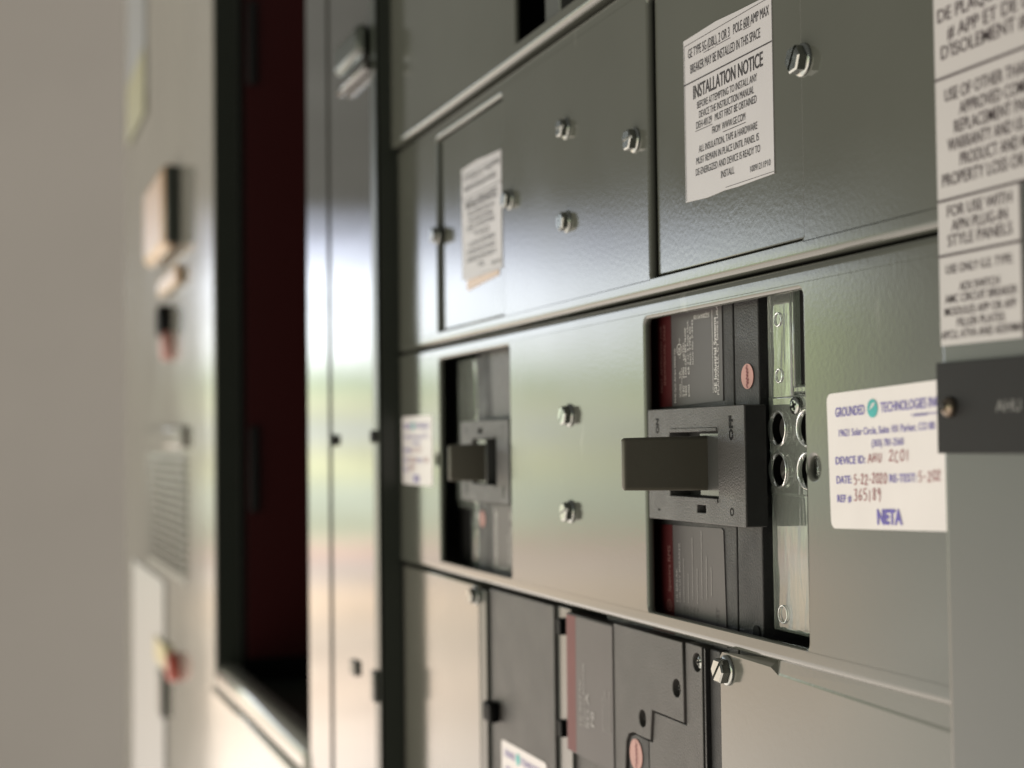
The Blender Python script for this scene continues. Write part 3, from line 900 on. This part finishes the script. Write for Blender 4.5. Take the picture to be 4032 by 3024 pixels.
# ---- white test sticker
def sticker(parent, ox, oz, y, ang=0.0):
    ca, sa = math.cos(ang), math.sin(ang)
    def xf(p):
        u, v = p[0] + 0.51 - ox, p[2] + 0.008 - oz
        return (-0.51 + ox + u * ca - v * sa, p[1], -0.008 + oz + u * sa + v * ca)
    mb = MB()
    mb.prism([(p[0] + ox, p[1] + oz) for p in rrect(-0.5100, -0.4290, -0.0335, 0.0170, 0.003, 4)], y - .0003, y)
    o = mb.build('test_sticker', PAPER2, parent, xf)
    yy = y - .0005
    def T(t, s, k, **kw):
        (a, b) = ST_XZ[k]
        text(t, s, (a[0] + ox, a[1] + oz), (b[0] + ox, b[1] + oz), yy, **kw)
    t = MB()
    T(t, 'GROUNDED', 'grounded', bold=0.008)
    T(t, 'TECHNOLOGIES INC', 'tech', bold=0.008, ref='TECHNOLOGIES IN')
    T(t, 'A', 'small_a')
    T(t, 'Company', 'small_c', ref='Comp')
    (a, b) = ST_XZ['small_q']
    for k in range(9):
        xx = a[0] + (b[0] - a[0]) * k / 8 + ox
        line(t, (xx - .0003, a[1] + oz), (xx + .0005, b[1] + oz), .00025, yy)
    line(t, (a[0] + ox, (a[1] + b[1]) / 2 + oz), (b[0] + ox, (a[1] + b[1]) / 2 + oz), .0003, yy)
    T(t, '19621 Solar Circle, Suite 101 Parker, CO 80', 'addr', bold=0.006)
    T(t, '(303) 781-2560', 'phone', bold=0.006)
    T(t, 'DEVICE ID:', 'dev', bold=0.012)
    T(t, 'DATE:', 'date', bold=0.012)
    T(t, 'RE-TEST:', 'retest', bold=0.012)
    T(t, 'REF #', 'ref', bold=0.012)
    T(t, 'NETA', 'neta', bold=0.045)
    t.build('lettering', PURP, o, xf)
    t = MB()
    def Pn(s, k, sd):
        (a, b) = ST_XZ[k]
        pen(t, s, (a[0] + ox, a[1] + oz), (b[0] + ox, b[1] + oz), yy, .00042, sd)
    Pn('AHU', 'h1', 1)
    Pn('2C01', 'h2', 2)
    Pn('5-22-2020', 'h3', 3)
    Pn('5-202', 'h4', 4)
    Pn('365189', 'h5', 5)
    t.build('handwriting', HAND, o, xf)
    t = MB()
    (a, b) = ST_XZ['logo']
    cx, cz = (a[0] + b[0]) / 2 + ox, (a[1] + b[1]) / 2 + oz
    disc(t, cx, cz, (b[1] - a[1]) / 2, yy)
    lg = t.build('logo', TEAL, o, xf)
    t = MB()
    r = (b[1] - a[1]) / 2
    for k in range(4):
        line(t, (cx - r * .55 + k * r * .12, cz - r * .1 + k * r * .18), (cx + r * .25 + k * r * .12, cz + r * .28 + k * r * .1), r * .09, yy - .0001)
    t.build('logo_strokes', PAPER2, lg, xf)
    return o
part_label(sticker(mid, 0, 0, 0.0, 0.034), 'white test sticker with violet print and red pen writing')
part_label(sticker(mid, -0.6195, 0.0035, 0.0), 'blurred white test sticker half hidden by the dark post')

# ---- lower breaker, seen without a cover
low = thing('circuit_breaker', 'long black breaker lying open below the middle cover, dusty and stepped', 'breaker', (-0.78, 0.06, -0.35))
yl = 0.0040
m = MB()
m.box((-0.935, -0.8190), (yl, 0.08), (-0.36, -0.0922), 0.0008)
m.build('left_case', MOULD2, low)
m = MB()
m.box((-0.8190, -0.7975), (yl + .002, 0.08), (-0.36, -0.0922), 0.0006)
m.build('clip_strip', TRIM, low)
for z_ in (-0.1029, -0.1594):
    m = MB()
    m.box((-0.8125, -0.8055), (yl - .0015, yl + .004), (z_ - .0045, z_ + .0045), 0.0006)
    m.build('clip', ENGR, low)
m = MB()
m.box((-0.7970, -0.7302), (yl - .0012, 0.07), (-0.1690, -0.0935), 0.0008)
lid = m.build('label_lid', MOULD2, low)
m = MB()
m.prism([(-0.7960, -0.1680), (-0.7830, -0.1680), (-0.7818, -0.0945), (-0.7955, -0.0945)], yl - .0015, yl - .0012)
m.build('red_band', MAROON2, lid)
m = MB()
m.prism([(-0.7828, -0.1680), (-0.7306, -0.1680), (-0.7306, -0.0945), (-0.7816, -0.0945)], yl - .0015, yl - .0012)
gl = m.build('rating_label', GREYLAB, lid)
t = MB()
yy = yl - .0017
text(t, 'HI-BREAK', (-0.7735, -0.1520), (-0.7765, -0.1270), yy, 0.0, rot=90)
text(t, 'CIRCUIT BREAKER', (-0.7690, -0.1520), (-0.7715, -0.1180), yy, 0.0, rot=90)
text(t, 'SG A', (-0.7630, -0.1520), (-0.7680, -0.1330), yy, 0.02, rot=90)
text(t, 'F8', (-0.7560, -0.1500), (-0.7610, -0.1420), yy, 0.02, rot=90)
for k in range(4):
    line(t, (-0.744 + k * .003, -0.150), (-0.744 + k * .003, -0.150 + .018 + .004 * (k % 2)), 0.0006, yy)
t.build('lettering', INKD, gl)
m = MB()
m.box((-0.8185, -0.7302), (yl + .004, 0.075), (-0.36, -0.1692), 0.0006)
m.build('lower_step', MOULD2, low)
# textured cover with a stepped seam against the right hand body
step = [(-0.7298, -0.36), (-0.7168, -0.36), (-0.7168, -0.1635), (-0.7154, -0.1498), (-0.7125, -0.1455), (-0.7066, -0.1438), (-0.6990, -0.1442), (-0.6860, -0.1442),
        (-0.6838, -0.1293), (-0.6479, -0.1296), (-0.6483, -0.0926), (-0.7298, -0.0926)]
m = MB()
sheet(m, step, [circ(-0.6554, -0.1146, 0.0042), circ(-0.6949, -0.1351, 0.0042)], yl - .0010, 0.02, 0.0005, 2)
m.build('trip_cover', MOULD2, low)
g = 0.0009
step2 = [(-0.7035 + .0, -0.36), (-0.6310, -0.36), (-0.6300, -0.0926), (-0.6483 + g, -0.0926), (-0.6479 + g, -0.1296 - g), (-0.6838 + g, -0.1293 - g),
         (-0.6860 + g, -0.1442 - g), (-0.6895, -0.1460), (-0.6915, -0.1475), (-0.6920, -0.36)]
step2 = [(-0.6895, -0.36)] + step2[1:7] + [(-0.6895, -0.1451)]
m = MB()
sheet(m, step2, [circ(-0.6353, -0.1002, 0.0042)], yl, 0.02, 0.0005, 2)
m.build('right_case', MOULD2, low)
m = MB()
sheet(m, [(-0.7160, -0.36), (-0.6903, -0.36), (-0.6903, -0.1451), (-0.7060, -0.1447), (-0.7118, -0.1463), (-0.7146, -0.1502)], [], yl + .0002, 0.02, 0.0006, 2)
pl = m.build('seal_tongue', MOULD, low)
m = MB()
m.lathe((-0.7053, yl + .0001, -0.1547), [(0.0077, 0), (0.0077, 0.0003)], 40)
seal = m.build('inspection_seal', SALMON, low)
t = MB()
zz = [(-0.7053 + dx * 1.4, -0.1547 + dz * 1.4) for dx, dz in ((.0005, .0040), (.0014, .0035), (-.0004, .0028), (.0014, .0020), (.0000, .0012), (.0015, .0006), (.0002, 0),
      (.0016, -.0010), (.0000, -.0018), (.0016, -.0024), (.0000, -.0034), (.0010, -.0045))]
for a_, b_ in zip(zz, zz[1:]):
    line(t, a_, b_, 0.0005, yl - .0004)
line(t, (-0.7053, -0.1625), (-0.7051, -0.1472), 0.0003, yl - .0004)
t.build('lettering', REDINK, seal)
for x_, z_ in ((-0.6353, -0.1002), (-0.6554, -0.1146), (-0.6949, -0.1351)):
    m = MB()
    m.lathe((x_, yl + .0030, z_), [(0.0038, 0), (0.0038, .0010), (.0030, .0018), (.0014, .0022)], 30)
    sc = m.build('recessed_screw', ZINC, low)
    t = MB()
    for a_ in (0.2, 0.2 + PI / 2):
        line(t, (x_ - .0024 * math.cos(a_), z_ - .0024 * math.sin(a_)), (x_ + .0024 * math.cos(a_), z_ + .0024 * math.sin(a_)), .0008, yl + .0030 - .0024)
    t.build('screw_slot', ENGR, sc)
m = MB()
m.box((-0.6262, -0.6156), (0.006, 0.05), (-0.36, -0.0930), 0.0006)
m.box((-0.6282, -0.6266), (0.004, 0.05), (-0.36, -0.0930), 0.0003)
m.build('end_barrier', MOULD, low)
m = MB()
m.prism(rrect(-0.9130, -0.8330, -0.2350, -0.1835, 0.003, 4), yl - .0004, yl - .0001)
wst = m.build('test_sticker', PAPER2, low)
t = MB()
text(t, 'GROUNDED', (-0.9070, -0.1925), (-0.8880, -0.1885), yl - .0006, .01)
text(t, 'TECHNOLOGIES INC', (-0.8760, -0.1925), (-0.8370, -0.1885), yl - .0006, .01)
text(t, '19621 Solar Circle, Suite 101 Parker, CO 80', (-0.9050, -0.2010), (-0.8390, -0.1980), yl - .0006, .01)
text(t, '(303) 781-2560', (-0.8860, -0.2080), (-0.8600, -0.2050), yl - .0006, .01)
t.build('lettering', PURP, wst)
t = MB()
disc(t, -0.8820, -0.1905, .0036, yl - .0006)
t.build('logo', TEAL, wst)

# ---- lower right cover plate with bent top flange and hexagon bolt
lowr = thing('cover_plate', 'pale grey cover plate with one bright hexagon bolt in its upper left corner', 'plate', (-0.5, 0, -0.36))
m = MB()
# front sheet with a tab, then flange sloping back to the gap
zb, zt = -0.1000, -0.0925
fy = 0.0018
bm = bmesh.new()
xs_l, tab, tabr, xr = -0.6075, -0.5620, -0.5560, XR
def V(x, y, z):
    return bm.verts.new((x, y, z))
A = [V(xs_l, fy, -0.36), V(xr, fy, -0.36), V(xr, fy, -0.0990), V(tabr, fy, -0.0950), V(tab, fy, -0.0926), V(xs_l + .002, fy, -0.0918), V(xs_l, fy, -0.0938)]
bm.faces.new(A)
F1 = [V(xr, fy + .00025, -0.0975), V(tabr + .001, fy + .00025, -0.0940)]
F2 = [V(xr, fy + .0009, -0.0848), V(tabr + .002, fy + .0009, -0.0848)]
bm.faces.new((A[3], A[2], F1[0], F1[1]))
bm.faces.new((F1[1], F1[0], F2[0], F2[1]))
B = [V(tab, fy + .0034, -0.0895)]
bm.faces.new((A[4], A[3], F1[1], F2[1], B[0]))
# left return edge
L = [V(xs_l, 0.016, -0.36), V(xs_l, 0.016, -0.0938), V(xs_l + .002, .016, -0.0918)]
bm.faces.new((A[0], A[6], L[1], L[0]))
bm.faces.new((A[6], A[5], L[2], L[1]))
bm.faces.new((A[5], A[4], B[0], L[2]))
for f in bm.faces:
    f.normal_update()
m.addbm(bm)
m.build('plate_sheet', PAINT2, lowr)
bolt(lowr, -0.6008, -0.0990, fy, 0, 1.05)
lowl = thing('cover_plate', 'blurred tan lit cover plate left of the long black breaker', 'plate', (-1.0, 0, -0.36))
m = MB()
sheet(m, [(XL, -0.36), (-0.9500, -0.36), (-0.9500, -0.0918), (XL, -0.0918)], [], fy, 0.012, 0.0012)
m.build('plate_sheet', PAINT2, lowl)
bolt(lowl, -0.9560, -0.0985, fy, 0, 1.0)
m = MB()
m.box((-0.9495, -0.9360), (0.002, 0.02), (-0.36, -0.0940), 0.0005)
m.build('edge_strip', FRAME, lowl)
m = MB()
m.box((-0.932, -0.916), (yl - .007, yl), (-0.1745, -0.1620), 0.002)
m.build('latch', ENGR, low)

# ---- dark enclosure behind the covers
box_ = thing('enclosure', 'black hollow of the board seen in the gaps round the breakers', 'enclosure', (XM, 0.09, -0.36))
m = MB()
m.box((XL, XR), (0.085, 0.10), (-0.4, 0.45))
m.build('back_pan', BLACK, box_)

# ---- right hand trim with printed label and nameplate
ytr = -0.0040
trim = thing('trim_strip', 'tall grey trim strip at the right edge carrying a printed label', 'trim', (-0.35, ytr, -0.4))
m = MB()
sheet(m, [(STX, -0.42), (-0.20, -0.42), (-0.20, 0.42), (STX, 0.42)], [], ytr, 0.0078, 0.0036)
m.build('strip_sheet', TRIM, trim)
m = MB()
LX0 = STX + .0022
m.prism([(LX0, LAB_ZB), (LAB_XR, LAB_ZB), (LAB_XR, LAB_Z2), (-0.30, LAB_Z2), (-0.30, 0.30), (LX0, 0.30)], ytr - .0004, ytr - .00005)
tl = m.build('printed_label', PAPER3, trim)
t = MB()
for s, ref, b in TRIM_LINES:
    (p0, p1) = TRIM_XZ[s]
    text(t, s, p0, p1, ytr - .0006, b * .6, ref=ref)
for zz in LAB_RULES:
    line(t, (LX0, zz), (LAB_XR if zz < LAB_Z2 - .001 else -0.30, zz), 0.0009, ytr - .0006)
line(t, (LAB_XR - .0003, LAB_ZB), (LAB_XR - .0003, LAB_Z2), 0.0005, ytr - .0006)
t.build('lettering', INKBR, tl)
np_ = thing('nameplate', 'dark grey engraved nameplate screwed to the trim strip, reading AHU', 'nameplate', (-0.36, ytr - .002, 0.0))
m = MB()
m.box((NP[0], -0.30), (ytr - .0018, ytr - .0001), (NP[1], NP[2]), 0.0003)
m.build('plate', PLATE, np_)
m = MB()
m.lathe((NPS[0], ytr - .0018, NPS[1]), [(0.0034, -.0005), (0.0034, .0006), (0.0030, .0016), (0.0018, .0024), (0.0, .0026)], 30)
sc = m.build('cross_screw', BRONZE, np_)
t = MB()
for a_ in (0.5, 0.5 + PI / 2):
    line(t, (NPS[0] - .0018 * math.cos(a_), NPS[1] - .0018 * math.sin(a_)), (NPS[0] + .0018 * math.cos(a_), NPS[1] + .0018 * math.sin(a_)), .0008, ytr - .0018 - .0027)
t.build('screw_slot', ENGR, sc)
t = MB()
text(t, 'AHU', NPT[0], NPT[1], ytr - .0020, 0.0)
t.build('lettering', PLTXT, np_)

# ================================================================== sections further along
FY = -0.0215
FY2 = -0.0155
sec = thing('switchgear_section', 'narrow grey section with a bright sky reflection between dark post and open cubicle', 'switchgear', (-1.2664, 0.2, -1.2))
m = MB()
m.box((-1.4012, -1.1400), (FY2, 0.45), (-1.5, 0.9), 0.003)
m.build('section_body', SECT, sec)
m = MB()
m.box((-1.1399, -1.1385), (FY2 + .0015, 0.0005), (-1.5, 0.9))  # side of the section, its shade put into the dark colour
m.build('section_shaded_side', FRAME, sec)
m = MB()
m.box((-1.4007, -1.3124), (FY2 - .0016, FY2 - .0002), (-1.5, 0.9), 0.0006)
m.build('door_stile', SECT, sec)
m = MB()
m.box((-1.1560, -1.1388), (FY2 - .0012, FY2 - .0002), (-1.5, 0.9), 0.0004)  # dark strip on the front, widens the painted shade of the section's side
m.build('post_shade_strip', FRAME, sec)
m = MB()
m.box((-1.2378, -1.1541), (FY2 - .012, FY2 - .0002), (0.3020, 0.3280), 0.006)
lt = m.build('paddle_latch', FRAME, sec)
m = MB()
m.box((-1.2511, -1.1500), (FY2 - .008, FY2 - .0002), (0.2900, 0.2985), 0.002)
m.build('latch_rim', SECT, lt)
for x_, z_, w_ in ((-1.2950, 0.004, .012), (-1.1500, 0.006, .012)):
    m = MB()
    m.box((x_ - w_ / 2, x_ + w_ / 2), (FY2 - .004, FY2 - .0002), (z_ - .005, z_ + .005), 0.0018)
    m.build('catch', ENGR, sec)
m = MB()
m.box((-1.2337, -1.2153), (FY2 - .003, FY2 - .0002), (-0.186, -0.174), 0.001)
m.build('lower_catch', FRAME, sec)
m = MB()
m.box((-1.1560, -1.1430), (FY2 - .005, FY2 - .0002), (-0.196, -0.172), 0.002)
m.build('lower_latch', FRAME, sec)

cub = thing('switchgear_cubicle', 'open empty cubicle with black and dark red interior above a pale sill', 'switchgear', (-1.67, 0.2, -1.2))
m = MB()
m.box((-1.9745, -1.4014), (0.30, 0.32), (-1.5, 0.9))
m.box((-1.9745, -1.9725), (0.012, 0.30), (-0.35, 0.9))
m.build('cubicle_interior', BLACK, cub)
m = MB()
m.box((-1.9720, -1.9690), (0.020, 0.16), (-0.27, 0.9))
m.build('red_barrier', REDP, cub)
m = MB()
m.box((-1.9745, -1.4014), (FY, FY + .035), (-1.5, -0.2745), 0.014, 4)
m.box((-1.9745, -1.4014), (FY - .006, FY - .0003), (-1.5, -0.302), 0.003)
m.build('sill', FARP, cub)
for z_ in (-0.03, 0.52):
    m = MB()
    m.box((-1.9689, -1.9660), (0.022, 0.034), (z_ - .055, z_ + .055), 0.003)
    m.build('hinge', BEZSIDE, cub)
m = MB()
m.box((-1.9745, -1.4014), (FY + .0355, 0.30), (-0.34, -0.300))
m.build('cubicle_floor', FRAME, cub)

far = thing('switchgear_section', 'farthest grey section with tan handle and louvres, before the end wall', 'switchgear', (-2.6, 0.2, -1.2))
m = MB()
m.box((-3.25, -1.9755), (FY, 0.45), (-1.5, 1.4), 0.004)
m.build('section_body', FARP, far)
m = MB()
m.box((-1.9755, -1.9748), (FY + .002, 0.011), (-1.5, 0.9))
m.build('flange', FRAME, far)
m = MB()
m.box((-2.60, -2.32), (FY - .026, FY - .0002), (0.295, 0.425), 0.014)
hd = m.build('rotary_handle', ORANGE, far)
m = MB()
m.box((-2.3198, -2.3080), (FY - .022, FY - .0002), (0.302, 0.418), 0.003)  # dark slab paints the shade on the handle's right side
m.build('handle_shaded_side', FRAME, hd)
m = MB()
m.box((-2.52, -2.28), (FY - .012, FY - .0002), (0.240, 0.268), 0.006)
part_label(m.build('handle_foot', ORANGE, far), 'pale tan foot below the handle')
m = MB()
m.lathe((-2.4500, FY - .0002, 0.196), [(0.026, 0), (0.026, 0.016), (0.020, 0.020)], 30)
m.build('push_button', ENGR, far)
m = MB()
m.lathe((-2.4400, FY - .0002, 0.158), [(0.024, 0), (0.024, 0.012), (0.018, 0.015)], 30)
part_label(m.build('push_button', SALMON, far), 'pinkish push button')
m = MB()
m.box((-2.78, -2.24), (FY - .010, FY - .0002), (-0.002, 0.030), 0.004)
m.build('louvre_hood', FARP, far)
m = MB()
for k in range(14):
    z_ = -0.020 - k * 0.0125
    bm = bmesh.new()
    bmesh.ops.create_cube(bm, size=1)
    for v in bm.verts:
        up_ = v.co.z > 0
        fr_ = v.co.y < 0
        v.co = Vector((-2.505 + v.co.x * .50, FY - (.009 if (fr_ and not up_) else .0002) + (0 if fr_ else .0), z_ + (.0035 if up_ else -.0035)))
    m.addbm(bm)
m.build('louvre', FARP, far)
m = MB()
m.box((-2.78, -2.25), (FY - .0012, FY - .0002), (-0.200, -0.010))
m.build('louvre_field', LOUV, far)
m = MB()
m.box((-3.14, -2.80), (FY - .003, FY - .0002), (0.64, 0.95), 0.001)
wl = m.build('warning_label', CREAM, far)
m = MB()
m.box((-3.14, -2.80), (FY - .004, FY - .0032), (0.60, 0.72), 0.0003)
m.build('warning_stripe', PALEY, wl)
m = MB()
m.box((-3.05, -2.52), (FY - .003, FY - .0002), (-0.62, -0.215), 0.001)
ml = m.build('switch_plate', CREAM, far)
m = MB()
m.box((-2.62, -2.46), (FY - .008, FY - .0002), (-0.350, -0.312), 0.002)
m.build('switch_escutcheon', YELLOW, far)
m = MB()
m.lathe((-2.36, FY - .0002, -0.330), [(0.022, 0), (0.022, 0.012), (0.016, 0.017)], 30)
m.build('rotary_knob', REDK, far)
m = MB()
m.box((-2.56, -2.50), (FY - .010, FY - .0002), (-0.43, -0.357), 0.004)  # plain dark block below the escutcheon
m.build('dark_block', FRAME, far)

wall = MB()
wall.box((-6.2, -6.0), (-0.60, 3.0), (-1.5, 3.0), 0.01)
tag(wall.build('end_wall', WALLM), 'plain warm grey wall closing the room at the far left', 'wall')
